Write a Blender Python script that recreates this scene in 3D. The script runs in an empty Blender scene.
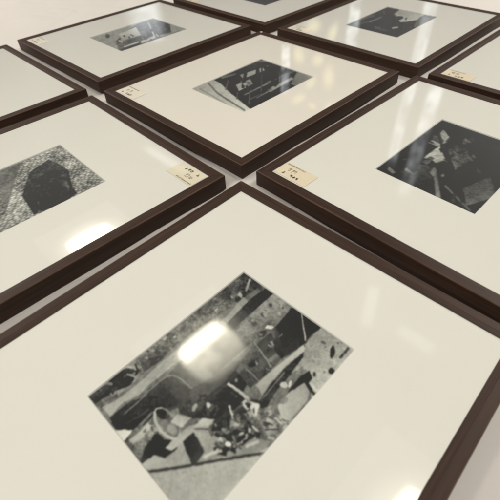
import bpy, bmesh, math, random
import numpy as np
from mathutils import Vector, Matrix, Euler

random.seed(4)
sc = bpy.context.scene
col = sc.collection

# ------------------------------------------------------------------ sizes (metres)
FW, FH, FT = 0.4633, 0.400, 0.0249          # outer width, outer depth, thickness of a frame
RW = 0.0167                                # width of a rail
GLASS_TOP = FT - 0.0011
MAT_TOP = FT - 0.0021
PW, PH = 0.2055, 0.1515                    # window cut in the mat

# drawn content of the photographs: (grey, grain, outline in thousandths of the print)
PRINTS = {
'YARD': [
  (160, 9, [[11,884],[5,395],[165,222],[330,65],[425,-4],[593,4],[1004,-1],[-16,-14]]),
  (100, 42, [[-13,1010],[1027,1024],[1012,806],[736,837],[521,875],[277,876],[91,858],[2,863]]),
  (52, 30, [[1,1008],[137,1020],[212,992],[232,901],[169,865],[98,904],[17,920]]),
  (70, 35, [[269,970],[384,964],[407,875],[328,863],[248,877]]),
  (165, 5, [[177,997],[205,977],[220,944],[230,959],[213,996],[183,1018]]),
  (140, 5, [[184,941],[204,883],[212,890],[192,949]]),
  (115, 5, [[62,989],[97,976],[111,946],[121,960],[103,996],[65,1011]]),
  (130, 5, [[278,981],[333,975],[335,990],[279,996]]),
  (60, 5, [[239,967],[228,902],[237,899],[248,964]]),
  (70, 5, [[779,918],[908,949],[909,975],[780,943]]),
  (150, 5, [[907,846],[983,903],[979,918],[903,860]]),
  (75, 5, [[666,930],[735,958],[734,983],[665,954]]),
  (60, 5, [[981,773],[998,876],[973,874],[957,772]]),
  (150, 11, [[23,876],[86,847],[200,839],[350,851],[475,842],[480,768],[367,775],[226,783],[167,775],[102,805],[28,790]]),
  (82, 8, [[109,706],[322,750],[501,792],[714,795],[728,677],[702,530],[461,537],[299,519],[222,560],[118,584]]),
  (142, 10, [[672,796],[758,806],[865,830],[864,778],[768,740],[683,732]]),
  (52, 14, [[684,754],[881,780],[1012,765],[1027,685],[888,691],[752,690],[676,683]]),
  (122, 24, [[694,669],[904,692],[1041,692],[1001,523],[860,506],[786,544],[697,504],[676,579]]),
  (80, 5, [[865,609],[860,606],[854,605],[849,608],[845,614],[844,621],[844,629],[847,635],[852,639],[858,639],[863,636],[867,631],[869,623],[868,616]]),
  (75, 5, [[930,627],[925,623],[920,622],[915,624],[912,629],[911,635],[913,642],[916,648],[921,653],[926,654],[931,652],[934,647],[935,641],[934,634]]),
  (85, 5, [[791,597],[786,593],[780,594],[774,598],[770,604],[767,612],[767,621],[770,627],[775,630],[781,630],[787,626],[791,619],[794,611],[793,603]]),
  (150, 5, [[988,582],[982,578],[976,579],[970,583],[965,590],[963,598],[963,607],[966,613],[972,617],[978,617],[984,612],[989,605],[991,597],[991,588]]),
  (70, 10, [[217,767],[316,739],[341,663],[335,521],[278,532],[207,600],[114,674]]),
  (98, 8, [[316,719],[451,703],[454,537],[344,517],[341,605]]),
  (50, 14, [[20,784],[67,786],[123,784],[197,731],[241,640],[181,603],[105,579],[57,624],[12,705]]),
  (38, 8, [[30,753],[82,694],[120,589],[65,620],[20,701]]),
  (128, 5, [[77,741],[150,740],[238,751],[299,748],[323,732],[341,667],[344,577],[338,513],[343,512],[350,578],[347,669],[327,738],[300,756],[238,759],[150,748],[77,749]]),
  (85, 5, [[159,664],[120,669],[50,694],[50,688],[119,663],[159,657]]),
  (150, 12, [[1,713],[8,686],[5,395],[213,174],[371,27],[593,4],[422,184],[306,353],[234,416],[138,434],[81,517]]),
  (195, 4, [[0,722],[60,631],[0,610]]),
  (115, 38, [[2,615],[59,628],[157,637],[189,626],[140,511],[157,422],[81,425],[1,459],[-1,512]]),
  (165, 5, [[22,568],[73,558],[125,566],[122,603],[72,595],[23,604]]),
  (150, 5, [[89,531],[134,538],[133,553],[87,546]]),
  (66, 5, [[-8,594],[-7,517],[-3,459],[14,459],[11,516],[10,592]]),
  (95, 5, [[129,569],[161,589],[156,613],[123,592]]),
  (62, 5, [[101,603],[164,613],[163,626],[100,616]]),
  (44, 8, [[56,507],[126,523],[129,464],[149,418],[143,373],[86,380],[60,440],[-4,451]]),
  (172, 5, [[166,409],[149,424],[138,457],[133,503],[136,553],[147,598],[164,628],[183,636],[200,621],[212,585],[216,536],[212,485],[200,442],[184,415]]),
  (116, 26, [[171,418],[158,432],[149,461],[145,503],[148,548],[158,588],[171,615],[187,622],[201,609],[211,577],[214,533],[210,488],[200,449],[186,425]]),
  (55, 10, [[190,544],[182,546],[174,555],[168,569],[166,587],[167,605],[171,618],[179,625],[187,624],[195,615],[201,600],[203,582],[202,564],[197,551]]),
  (145, 16, [[172,434],[165,439],[161,450],[159,465],[160,481],[164,495],[170,504],[177,506],[184,501],[188,489],[190,474],[189,458],[185,444],[178,436]]),
  (85, 16, [[192,501],[188,505],[185,514],[184,527],[185,541],[188,553],[192,561],[197,563],[201,559],[204,549],[205,536],[204,523],[201,511],[197,503]]),
  (52, 16, [[257,562],[326,516],[444,512],[578,475],[590,377],[523,349],[443,310],[350,289],[306,370],[268,425],[238,512]]),
  (84, 8, [[335,577],[454,537],[560,523],[606,476],[465,462],[356,472],[305,510]]),
  (150, 5, [[302,463],[294,459],[287,459],[283,462],[282,467],[284,473],[289,480],[296,486],[304,489],[311,490],[316,487],[317,482],[315,475],[309,468]]),
  (178, 5, [[354,413],[351,401],[347,393],[343,389],[339,390],[336,397],[335,407],[336,419],[339,431],[344,439],[348,443],[352,442],[355,435],[356,425]]),
  (70, 5, [[344,454],[339,449],[333,448],[328,450],[324,456],[322,464],[323,473],[326,480],[331,485],[336,486],[342,483],[346,477],[348,469],[347,461]]),
  (165, 10, [[229,516],[259,446],[206,441],[189,514]]),
  (172, 6, [[240,390],[294,395],[322,342],[289,336]]),
  (70, 5, [[233,388],[277,319],[281,324],[236,393]]),
  (165, 8, [[110,421],[144,426],[237,394],[238,361],[175,373],[119,384]]),
  (92, 48, [[281,332],[388,319],[486,283],[524,209],[460,130],[392,130],[302,135],[253,176],[243,243]]),
  (55, 14, [[275,307],[318,336],[409,314],[350,256],[307,270]]),
  (42, 12, [[296,237],[358,211],[419,148],[412,101],[330,126],[285,175]]),
  (48, 10, [[244,235],[283,171],[256,149],[231,208]]),
  (48, 10, [[413,353],[486,412],[486,301],[442,292],[400,302]]),
  (172, 5, [[466,440],[472,374],[477,276],[490,278],[486,377],[479,443]]),
  (130, 5, [[514,410],[511,407],[507,405],[504,406],[501,410],[501,414],[502,420],[504,424],[508,428],[511,429],[515,428],[517,425],[518,420],[517,415]]),
  (182, 5, [[402,339],[390,304],[377,262],[386,257],[398,299],[411,333]]),
  (185, 5, [[286,279],[281,223],[289,221],[294,277]]),
  (185, 5, [[191,224],[223,208],[258,179],[264,195],[228,224],[195,241]]),
  (172, 5, [[181,204],[251,140],[256,151],[185,215]]),
  (192, 5, [[290,152],[329,134],[363,124],[364,138],[331,148],[292,165]]),
  (205, 5, [[299,169],[295,168],[290,171],[286,177],[283,184],[283,192],[284,199],[288,203],[292,204],[297,201],[301,195],[304,188],[304,179],[303,173]]),
  (170, 5, [[378,215],[375,212],[371,213],[366,217],[362,222],[360,229],[359,235],[361,240],[365,242],[369,241],[374,238],[377,232],[380,225],[380,219]]),
  (60, 5, [[420,213],[416,210],[411,210],[406,214],[402,219],[400,226],[400,233],[402,238],[406,241],[411,241],[416,238],[420,232],[422,225],[422,219]]),
  (150, 5, [[334,257],[332,254],[329,252],[324,251],[320,253],[316,257],[314,261],[314,265],[316,268],[319,270],[323,271],[328,269],[331,266],[333,261]]),
  (170, 5, [[370,166],[368,163],[364,162],[359,163],[354,165],[350,168],[347,172],[346,176],[348,179],[352,180],[357,180],[362,177],[366,174],[369,170]]),
  (150, 5, [[272,256],[268,251],[264,249],[261,249],[259,252],[259,257],[260,263],[263,269],[267,273],[271,276],[275,275],[277,272],[277,268],[275,262]]),
  (192, 5, [[449,301],[476,288],[499,210],[450,173],[441,208]]),
  (115, 5, [[462,271],[443,194],[446,193],[465,270]]),
  (120, 5, [[462,288],[450,175],[453,174],[465,288]]),
  (150, 12, [[235,365],[267,287],[257,223],[214,248]]),
  (58, 5, [[172,377],[229,373],[211,252],[171,239],[142,244]]),
  (62, 5, [[-8,404],[40,349],[144,237],[228,154],[290,86],[360,11],[366,23],[296,98],[234,166],[150,250],[45,363],[-3,417]]),
  (90, 5, [[354,19],[394,-20],[398,-12],[358,27]]),
  (86, 20, [[544,465],[705,515],[782,539],[838,480],[747,312],[607,304],[525,318]]),
  (72, 8, [[703,495],[800,488],[772,393],[732,312],[680,326]]),
  (46, 5, [[638,406],[632,398],[624,396],[614,397],[604,403],[597,413],[594,423],[595,433],[601,440],[609,443],[619,442],[629,435],[636,426],[639,415]]),
  (50, 5, [[794,515],[789,506],[780,501],[768,500],[757,504],[748,511],[744,521],[744,531],[749,539],[758,544],[769,545],[780,542],[789,534],[794,525]]),
  (110, 5, [[764,517],[761,515],[758,516],[754,518],[751,523],[749,528],[749,533],[751,537],[754,539],[758,539],[762,536],[765,532],[766,527],[766,521]]),
  (142, 5, [[704,523],[684,421],[662,318],[669,316],[690,420],[710,522]]),
  (140, 5, [[579,435],[574,309],[579,309],[584,435]]),
  (118, 5, [[669,346],[729,332],[734,358],[675,372]]),
  (70, 5, [[588,345],[659,331],[661,340],[590,354]]),
  (165, 7, [[551,309],[597,308],[813,278],[854,273],[842,235],[714,257],[590,251],[538,235]]),
  (58, 22, [[502,223],[587,246],[717,252],[842,235],[794,200],[685,199],[581,190],[491,161]]),
  (130, 5, [[528,219],[687,232],[687,238],[527,225]]),
  (158, 18, [[861,263],[1000,275],[1007,-6],[725,-20],[659,-14],[725,102],[733,189],[702,203],[804,218]]),
  (48, 4, [[841,498],[977,519],[1009,485],[996,263],[912,277],[873,268],[781,293],[728,307],[740,386]]),
  (62, 4, [[841,498],[831,454],[743,307],[728,307],[740,386]]),
  (118, 5, [[841,493],[970,511],[971,520],[842,502]]),
  (195, 4, [[799,542],[823,543],[840,500],[816,499]]),
  (175, 5, [[1003,455],[938,366],[878,282],[883,276],[943,361],[1008,449]]),
  (50, 5, [[924,91],[910,83],[897,78],[889,78],[887,84],[890,93],[899,104],[912,116],[926,125],[938,129],[947,129],[950,124],[946,114],[937,103]]),
  (48, 5, [[844,16],[837,12],[830,11],[824,14],[820,20],[818,28],[820,36],[825,43],[832,48],[839,48],[846,45],[850,39],[851,31],[849,23]]),
  (60, 5, [[775,87],[770,84],[766,82],[762,83],[760,87],[759,91],[761,97],[765,102],[769,105],[774,107],[778,106],[780,102],[780,98],[778,92]]),
  (70, 5, [[913,38],[959,35],[1015,40],[1015,55],[960,50],[915,53]]),
  (95, 5, [[930,167],[926,168],[923,172],[921,179],[920,188],[921,196],[923,202],[926,205],[930,204],[934,200],[936,192],[937,184],[936,176],[933,169]]),
  (120, 5, [[994,80],[991,80],[988,83],[985,88],[983,95],[983,102],[984,107],[987,110],[990,109],[993,106],[996,101],[997,94],[998,88],[996,82]]),
  (110, 5, [[812,53],[809,51],[807,51],[805,52],[803,54],[803,56],[804,59],[806,62],[808,63],[811,64],[813,63],[814,61],[814,58],[814,55]]),
  (182, 8, [[645,163],[638,162],[632,166],[627,174],[624,184],[624,194],[626,203],[631,208],[638,209],[644,206],[650,198],[653,188],[653,177],[650,169]]),
  (195, 5, [[662,153],[654,149],[648,146],[643,147],[641,150],[643,156],[648,162],[655,169],[662,174],[669,176],[674,176],[675,172],[673,167],[669,160]]),
  (44, 8, [[617,138],[705,150],[770,134],[748,87],[710,85],[665,114]]),
  (54, 5, [[706,93],[688,34],[683,-24],[699,-26],[703,30],[721,86]]),
  (120, 30, [[705,190],[764,183],[764,143],[708,146]]),
  (160, 8, [[549,129],[613,134],[708,107],[690,49],[652,23],[536,23],[515,66]]),
  (46, 5, [[496,101],[510,56],[516,11],[526,13],[520,60],[506,106]]),
  (60, 5, [[520,6],[561,1],[562,13],[521,18]]),
  (130, 12, [[601,115],[597,109],[591,105],[583,105],[575,108],[569,114],[566,122],[566,130],[570,136],[576,140],[584,141],[592,137],[598,131],[601,124]]),
  (108, 44, [[389,142],[498,185],[534,150],[515,50],[537,1],[433,-1],[389,95]]),
  (175, 5, [[492,143],[497,95],[498,43],[506,43],[505,95],[501,145]]),
  (182, 5, [[409,157],[405,98],[413,97],[417,156]]),
  (60, 5, [[451,128],[470,75],[476,79],[457,132]]),
  (160, 5, [[404,86],[431,14],[442,21],[414,93]]),
  (60, 5, [[433,89],[479,31],[483,36],[437,94]]),
  (155, 5, [[490,4],[547,-13],[551,14],[494,30]]),
  (50, 5, [[337,130],[379,108],[382,121],[340,143]]),
  (175, 5, [[331,99],[384,68],[388,83],[335,114]]),
  (60, 14, [[350,255],[339,234],[331,238],[340,262]]),
  (60, 14, [[266,201],[268,186],[262,185],[258,199]]),
  (75, 14, [[478,173],[487,145],[475,143],[467,168]]),
  (50, 14, [[403,102],[398,87],[390,92],[396,106]]),
  (120, 14, [[332,200],[322,163],[316,171],[323,196]]),
  (120, 14, [[374,184],[378,166],[375,166],[369,181]]),
  (95, 14, [[415,93],[426,58],[414,48],[402,80]]),
  (75, 14, [[318,145],[320,116],[311,118],[309,147]]),
  (145, 14, [[308,242],[296,206],[290,208],[297,241]]),
  (75, 14, [[389,279],[409,264],[403,247],[380,255]]),
  (60, 14, [[384,345],[370,306],[356,310],[365,347]]),
  (75, 14, [[361,293],[345,253],[324,261],[339,300]]),
  (75, 14, [[490,61],[490,46],[481,44],[478,63]]),
  (170, 14, [[243,212],[264,214],[263,196],[244,188]]),
  (95, 14, [[521,29],[524,3],[515,-4],[514,24]]),
  (145, 14, [[315,323],[312,302],[306,301],[308,320]]),
  (95, 14, [[454,303],[453,287],[444,286],[450,306]]),
  (50, 14, [[430,241],[450,240],[459,231],[435,215]]),
  (50, 14, [[482,267],[461,236],[452,246],[459,278]]),
  (50, 14, [[403,125],[415,101],[403,90],[394,113]]),
  (75, 14, [[474,220],[459,196],[451,196],[464,221]]),
  (60, 14, [[413,288],[446,277],[439,240],[405,248]]),
  (145, 14, [[281,281],[287,246],[278,225],[263,267]]),
  (170, 14, [[477,133],[489,96],[474,85],[466,115]]),
  (170, 14, [[404,151],[384,136],[381,151],[397,168]]),
  (50, 14, [[313,249],[314,219],[300,215],[295,247]]),
  (95, 14, [[367,215],[373,182],[365,184],[357,214]]),
  (75, 14, [[265,243],[264,202],[255,196],[254,241]]),
  (50, 14, [[454,104],[452,86],[447,88],[446,104]]),
  (75, 14, [[329,193],[347,182],[350,165],[327,173]]),
  (145, 14, [[449,233],[447,199],[434,201],[436,237]]),
  (60, 14, [[295,282],[296,247],[285,247],[279,273]]),
  (145, 14, [[314,183],[317,157],[310,151],[307,175]]),
  (60, 14, [[448,125],[468,102],[463,89],[444,108]]),
  (170, 14, [[277,249],[287,222],[281,217],[276,242]]),
  (95, 14, [[484,126],[509,118],[509,99],[488,97]]),
  (120, 14, [[479,288],[479,246],[474,241],[470,280]]),
  (50, 14, [[320,146],[336,140],[336,134],[321,140]]),
  (50, 14, [[414,240],[421,240],[423,232],[414,233]]),
  (50, 14, [[302,165],[297,128],[285,121],[283,155]]),
  (95, 14, [[284,315],[286,273],[280,268],[269,311]]),
  (60, 14, [[342,339],[337,311],[325,312],[330,337]]),
  (145, 14, [[377,150],[371,132],[362,139],[365,156]]),
  (95, 14, [[464,150],[493,161],[498,136],[478,130]]),
  (95, 14, [[396,273],[411,264],[410,252],[393,253]]),
  (95, 14, [[326,167],[312,138],[301,143],[307,171]]),
  (110, 14, [[272,983],[284,981],[284,973],[273,974]]),
  (160, 14, [[705,900],[724,899],[724,887],[706,883]]),
  (80, 14, [[431,955],[424,926],[414,925],[413,958]]),
  (50, 14, [[97,911],[97,896],[92,894],[89,910]]),
  (110, 14, [[171,943],[186,951],[184,940],[170,932]]),
  (160, 14, [[672,907],[670,891],[665,889],[668,904]]),
  (110, 14, [[823,891],[854,900],[850,873],[825,867]]),
  (80, 14, [[611,998],[603,963],[593,964],[602,996]]),
  (140, 14, [[304,950],[303,929],[296,932],[295,950]]),
  (50, 14, [[306,924],[324,913],[328,891],[305,905]]),
  (160, 14, [[829,902],[823,880],[815,876],[823,901]]),
  (110, 14, [[367,946],[377,908],[371,904],[361,940]]),
  (60, 14, [[332,1004],[329,968],[319,969],[322,996]]),
  (60, 14, [[733,952],[730,926],[723,928],[727,951]]),
  (160, 14, [[224,1013],[232,987],[222,980],[217,1004]]),
  (160, 14, [[455,938],[469,939],[470,929],[456,926]]),
  (160, 14, [[414,986],[438,988],[437,968],[417,956]]),
  (80, 14, [[366,948],[370,932],[368,931],[364,944]]),
  (80, 14, [[944,869],[936,819],[923,825],[929,864]]),
  (60, 14, [[910,923],[939,910],[929,887],[903,887]]),
  (80, 14, [[766,868],[768,839],[757,839],[755,869]]),
  (140, 14, [[235,966],[236,955],[234,954],[232,967]]),
  (110, 14, [[203,920],[220,923],[221,912],[204,901]]),
  (140, 14, [[330,889],[340,890],[339,879],[329,879]]),
  (110, 14, [[643,939],[642,901],[632,894],[627,928]]),
  (50, 14, [[320,911],[340,901],[342,880],[322,888]]),
  (60, 14, [[71,970],[72,953],[69,949],[66,967]]),
  (80, 14, [[282,957],[276,940],[269,943],[274,957]]),
  (80, 14, [[452,961],[445,931],[440,932],[440,956]]),
  (80, 14, [[926,924],[920,908],[913,913],[918,929]]),
  (110, 14, [[114,898],[107,879],[102,885],[108,902]]),
  (80, 14, [[590,977],[587,931],[573,916],[568,962]]),
  (60, 14, [[801,954],[800,927],[790,925],[792,949]]),
  (60, 14, [[444,954],[436,923],[429,917],[434,950]]),
  (80, 14, [[51,946],[64,949],[65,935],[52,939]]),
  (110, 14, [[674,934],[683,929],[684,920],[671,926]]),
  (160, 14, [[881,885],[871,843],[852,831],[858,874]]),
  (110, 14, [[610,898],[620,868],[611,862],[602,886]]),
  (140, 14, [[333,966],[351,966],[352,948],[334,949]]),
  (140, 14, [[88,915],[90,898],[83,896],[82,912]]),
  (75, 8, [[891,76],[888,66],[886,67],[887,76]]),
  (135, 8, [[774,37],[779,20],[773,15],[769,33]]),
  (110, 8, [[753,62],[752,50],[748,53],[749,61]]),
  (135, 8, [[910,225],[907,207],[902,204],[908,224]]),
  (180, 8, [[951,45],[943,35],[941,36],[947,45]]),
  (135, 8, [[974,38],[987,35],[986,27],[970,32]]),
  (135, 8, [[826,161],[821,138],[809,141],[813,163]]),
  (180, 8, [[948,92],[951,69],[944,72],[945,88]]),
  (75, 8, [[911,161],[921,156],[920,153],[911,154]]),
  (75, 8, [[977,123],[974,104],[972,103],[969,120]]),
  (135, 8, [[829,122],[831,104],[825,103],[822,119]]),
  (135, 8, [[844,126],[840,117],[837,116],[840,125]]),
  (180, 8, [[941,90],[950,86],[948,84],[939,83]]),
  (135, 8, [[903,244],[901,221],[896,220],[896,241]]),
  (180, 8, [[872,55],[884,49],[883,43],[870,51]]),
  (110, 8, [[835,161],[843,165],[846,161],[839,158]]),
  (70, 20, [[115,524],[129,523],[132,514],[120,510]]),
  (95, 20, [[28,595],[21,582],[15,587],[24,603]]),
  (95, 20, [[11,574],[28,585],[29,572],[14,561]]),
  (95, 20, [[120,537],[124,521],[121,512],[115,526]]),
  (95, 20, [[92,585],[92,571],[88,571],[86,583]]),
  (70, 20, [[1,509],[11,507],[12,502],[4,501]]),
  (70, 20, [[125,567],[116,540],[113,548],[118,573]]),
  (150, 20, [[121,597],[123,576],[119,570],[117,590]]),
  (70, 20, [[83,529],[80,507],[77,508],[78,529]]),
  (150, 20, [[85,530],[91,509],[89,502],[83,521]]),
  (175, 20, [[41,595],[50,577],[47,571],[39,586]]),
  (95, 20, [[102,583],[94,563],[87,571],[96,588]]),
  (175, 20, [[114,539],[110,527],[107,527],[110,540]]),
  (150, 20, [[102,558],[101,543],[95,544],[96,559]]),
  (85, 12, [[844,550],[862,551],[860,541],[844,540]]),
  (85, 12, [[965,568],[953,547],[945,556],[953,575]]),
  (155, 12, [[968,590],[960,565],[950,566],[960,593]]),
  (100, 12, [[772,668],[801,667],[795,653],[771,654]]),
  (85, 12, [[888,652],[888,633],[880,632],[882,649]]),
  (140, 12, [[869,636],[869,597],[855,592],[861,629]]),
  (100, 12, [[815,616],[828,609],[827,601],[812,610]]),
  (85, 12, [[763,613],[797,626],[799,607],[769,590]]),
  (85, 12, [[824,549],[849,547],[846,530],[826,532]]),
  (155, 12, [[889,653],[895,637],[891,630],[883,643]]),
  (155, 12, [[865,627],[856,605],[849,603],[856,624]]),
  (155, 12, [[925,555],[913,526],[907,538],[915,559]]),
  (140, 12, [[834,665],[841,640],[837,630],[828,649]]),
  (85, 12, [[783,658],[785,630],[780,627],[776,653]]),
  (50, 10, [[745,438],[771,433],[775,419],[745,416]]),
  (110, 10, [[646,339],[653,309],[648,304],[640,330]]),
  (110, 10, [[806,430],[835,427],[836,416],[808,420]]),
  (135, 10, [[644,336],[641,326],[639,325],[642,337]]),
  (65, 10, [[780,382],[800,389],[797,378],[783,376]]),
  (65, 10, [[664,470],[674,446],[667,441],[657,467]]),
  (50, 10, [[631,442],[624,430],[622,432],[629,445]]),
  (135, 10, [[744,441],[747,409],[736,410],[738,439]]),
  (135, 10, [[773,437],[755,405],[746,411],[761,447]]),
  (135, 10, [[640,420],[634,390],[624,393],[633,422]]),
  (110, 10, [[655,332],[665,323],[662,322],[654,324]]),
  (135, 10, [[684,458],[698,462],[699,454],[683,450]]),
  (50, 10, [[708,415],[723,418],[728,412],[710,402]]),
  (110, 10, [[748,413],[747,395],[741,396],[743,413]]),
  (70, 10, [[456,394],[458,366],[451,367],[448,388]]),
  (40, 10, [[329,498],[340,484],[336,473],[326,483]]),
  (105, 10, [[458,357],[460,341],[456,336],[453,350]]),
  (48, 10, [[371,496],[373,463],[365,451],[356,488]]),
  (70, 10, [[329,362],[346,367],[353,358],[332,341]]),
  (48, 10, [[436,440],[458,431],[459,418],[435,421]]),
  (85, 10, [[434,439],[436,427],[433,425],[433,438]]),
  (105, 10, [[368,406],[370,377],[366,379],[366,402]]),
  (70, 10, [[440,379],[438,357],[433,356],[432,376]]),
  (70, 10, [[346,380],[370,376],[367,359],[348,361]]),
  (85, 10, [[333,411],[361,411],[362,388],[334,387]]),
  (48, 10, [[419,410],[429,410],[429,406],[419,404]]),
  (40, 10, [[354,513],[353,494],[347,491],[347,514]]),
  (85, 10, [[327,402],[323,383],[318,384],[321,399]]),
  (48, 10, [[268,471],[280,476],[282,475],[272,468]]),
  (85, 10, [[293,517],[292,497],[286,497],[286,519]]),
  (85, 10, [[333,427],[329,396],[327,395],[324,424]]),
  (48, 10, [[478,358],[472,345],[467,349],[473,360]]),
  (48, 10, [[338,499],[360,503],[360,492],[337,488]]),
  (105, 10, [[352,419],[364,416],[364,407],[352,409]]),
  (148, 6, [[166,179],[166,161],[160,162],[162,175]]),
  (170, 6, [[229,98],[247,83],[249,75],[232,90]]),
  (140, 6, [[91,159],[102,154],[104,148],[90,159]]),
  (148, 6, [[107,108],[129,124],[132,122],[115,107]]),
  (140, 6, [[97,265],[116,251],[114,244],[98,256]]),
  (148, 6, [[55,234],[61,208],[56,203],[50,235]]),
  (148, 6, [[41,233],[58,229],[59,224],[43,226]]),
  (170, 6, [[23,333],[15,303],[7,304],[14,335]]),
  (148, 6, [[60,221],[64,203],[62,201],[57,219]]),
  (140, 6, [[125,210],[124,192],[118,190],[120,207]]),
  (140, 6, [[31,254],[25,233],[21,235],[26,251]]),
  (148, 6, [[201,161],[192,141],[190,142],[195,162]]),
],
'STREET': [
  (172, 10, [[-17,1003],[328,1043],[283,813],[173,385],[86,-19],[-28,-35]]),
  (105, 5, [[210,1001],[106,641],[64,313],[32,37],[56,55],[88,332],[131,658],[235,1015]]),
  (140, 5, [[69,940],[-20,50],[-5,61],[86,955]]),
  (34, 16, [[304,1029],[985,1046],[1139,556],[1111,317],[537,32],[230,-3],[201,169],[192,487],[283,813]]),
  (150, 8, [[554,837],[849,769],[802,679],[504,709]]),
  (140, 25, [[358,644],[550,635],[485,491],[282,481]]),
  (140, 8, [[492,241],[856,247],[832,184],[462,151]]),
  (120, 5, [[245,330],[442,336],[650,341],[669,377],[460,371],[261,364]]),
  (112, 5, [[275,154],[516,175],[531,207],[289,185]]),
  (100, 5, [[367,931],[529,878],[560,932],[396,984]]),
  (105, 5, [[867,1014],[1013,835],[1044,875],[896,1055]]),
  (90, 5, [[681,343],[1013,331],[1034,366],[700,377]]),
  (85, 5, [[224,195],[389,196],[403,223],[236,221]]),
  (95, 5, [[393,848],[214,648],[216,622],[396,820]]),
  (28, 5, [[643,868],[350,527],[360,485],[653,822]]),
  (28, 5, [[798,833],[498,479],[511,440],[812,791]]),
  (70, 5, [[867,828],[401,249],[410,231],[876,808]]),
  (28, 5, [[892,676],[593,323],[609,288],[909,639]]),
  (110, 5, [[992,625],[684,272],[691,258],[999,610]]),
  (90, 5, [[258,480],[147,344],[153,325],[264,460]]),
  (90, 5, [[364,400],[148,129],[155,112],[372,383]]),
  (60, 10, [[940,706],[1105,554],[1024,348],[784,363]]),
  (120, 8, [[1057,349],[1131,340],[1042,-25],[726,10],[723,111]]),
  (150, 5, [[446,553],[434,540],[422,534],[412,536],[406,545],[406,560],[411,578],[420,594],[432,607],[444,613],[454,611],[460,602],[461,587],[456,569]]),
  (100, 12, [[498,593],[469,492],[430,486],[463,585]]),
  (100, 12, [[424,659],[470,692],[457,651],[415,620]]),
  (35, 12, [[380,480],[363,418],[341,397],[345,451]]),
  (45, 12, [[441,712],[420,649],[406,635],[426,706]]),
  (35, 12, [[887,510],[929,523],[917,505],[887,498]]),
  (45, 12, [[692,590],[742,563],[730,528],[666,538]]),
  (45, 12, [[399,149],[405,76],[382,52],[369,120]]),
  (28, 12, [[378,161],[415,141],[394,105],[356,108]]),
  (35, 12, [[358,693],[348,654],[334,649],[340,682]]),
  (35, 12, [[638,518],[625,460],[604,442],[617,491]]),
  (60, 12, [[486,607],[461,564],[455,559],[478,600]]),
  (100, 12, [[1053,697],[1018,607],[992,593],[1015,683]]),
  (45, 12, [[691,409],[720,407],[704,376],[671,376]]),
  (45, 12, [[436,537],[373,415],[352,406],[392,507]]),
  (45, 12, [[736,373],[766,386],[757,367],[731,352]]),
  (60, 12, [[800,782],[744,698],[705,690],[781,800]]),
  (100, 12, [[474,203],[542,249],[536,218],[475,181]]),
  (60, 12, [[393,390],[384,345],[372,346],[380,386]]),
  (80, 12, [[1045,677],[1092,679],[1072,643],[1023,620]]),
  (45, 12, [[509,252],[556,267],[552,244],[495,217]]),
  (45, 12, [[639,499],[667,509],[665,495],[638,491]]),
  (100, 12, [[916,781],[914,742],[894,729],[893,757]]),
  (80, 12, [[553,627],[544,593],[528,579],[541,619]]),
  (28, 12, [[586,237],[664,284],[652,238],[572,203]]),
  (80, 12, [[754,934],[750,892],[743,890],[745,924]]),
  (100, 12, [[603,401],[664,393],[643,351],[585,353]]),
],
'CROWD': [
  (78, 30, [[161,507],[495,825],[799,1014],[1109,1054],[1041,595],[735,3],[344,50],[-34,-21]]),
  (165, 14, [[331,771],[633,848],[491,418],[209,426]]),
  (172, 5, [[322,79],[550,110],[593,214],[361,180]]),
  (172, 5, [[92,115],[308,114],[342,198],[123,198]]),
  (40, 5, [[783,917],[518,263],[549,267],[817,924]]),
  (40, 5, [[877,844],[590,138],[623,145],[913,854]]),
  (38, 5, [[980,849],[707,177],[742,187],[1019,862]]),
  (180, 5, [[849,906],[565,194],[584,198],[871,912]]),
  (70, 5, [[215,805],[194,765],[173,740],[157,734],[149,747],[150,778],[161,821],[179,867],[200,907],[221,934],[238,941],[246,927],[244,895],[233,851]]),
  (112, 5, [[1003,493],[959,-38],[1065,92],[1115,639]]),
  (120, 5, [[-22,437],[-40,-18],[8,51],[29,514]]),
  (60, 5, [[6,52],[296,61],[329,145],[35,133]]),
  (130, 5, [[603,71],[882,-1],[926,86],[643,157]]),
  (120, 12, [[428,566],[408,492],[396,487],[406,539]]),
  (90, 12, [[634,811],[636,779],[624,751],[623,792]]),
  (120, 12, [[1038,880],[1016,804],[986,762],[1006,838]]),
  (60, 12, [[172,504],[266,611],[259,548],[174,458]]),
  (60, 12, [[160,121],[175,87],[151,43],[141,81]]),
  (90, 12, [[856,760],[972,883],[943,785],[857,706]]),
  (90, 12, [[633,599],[692,628],[680,598],[634,564]]),
  (165, 12, [[220,527],[210,405],[175,330],[184,491]]),
  (90, 12, [[963,493],[1016,545],[1010,510],[964,465]]),
  (120, 12, [[725,745],[711,674],[675,634],[703,720]]),
  (45, 12, [[689,546],[761,547],[712,405],[645,419]]),
  (60, 12, [[360,672],[330,564],[312,540],[326,628]]),
  (120, 12, [[552,417],[538,338],[516,316],[531,384]]),
  (120, 12, [[240,593],[297,653],[288,617],[243,580]]),
  (90, 12, [[414,182],[498,217],[505,196],[421,147]]),
  (60, 12, [[865,533],[931,550],[909,488],[845,478]]),
  (60, 12, [[662,19],[695,15],[690,-9],[651,-24]]),
  (60, 12, [[507,380],[465,273],[455,282],[482,353]]),
  (165, 12, [[649,273],[615,142],[582,90],[616,229]]),
  (45, 12, [[495,141],[473,53],[450,46],[468,119]]),
  (45, 12, [[370,533],[337,429],[319,422],[341,506]]),
  (165, 12, [[459,295],[425,233],[409,216],[440,285]]),
  (165, 12, [[858,678],[823,588],[804,570],[851,680]]),
  (60, 12, [[423,620],[422,478],[392,451],[405,574]]),
],
'ROOFS': [
  (165, 9, [[782,685],[1131,776],[1157,328],[893,215],[684,214],[540,372]]),
  (95, 10, [[922,256],[1033,-27],[489,-43],[480,135]]),
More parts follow.
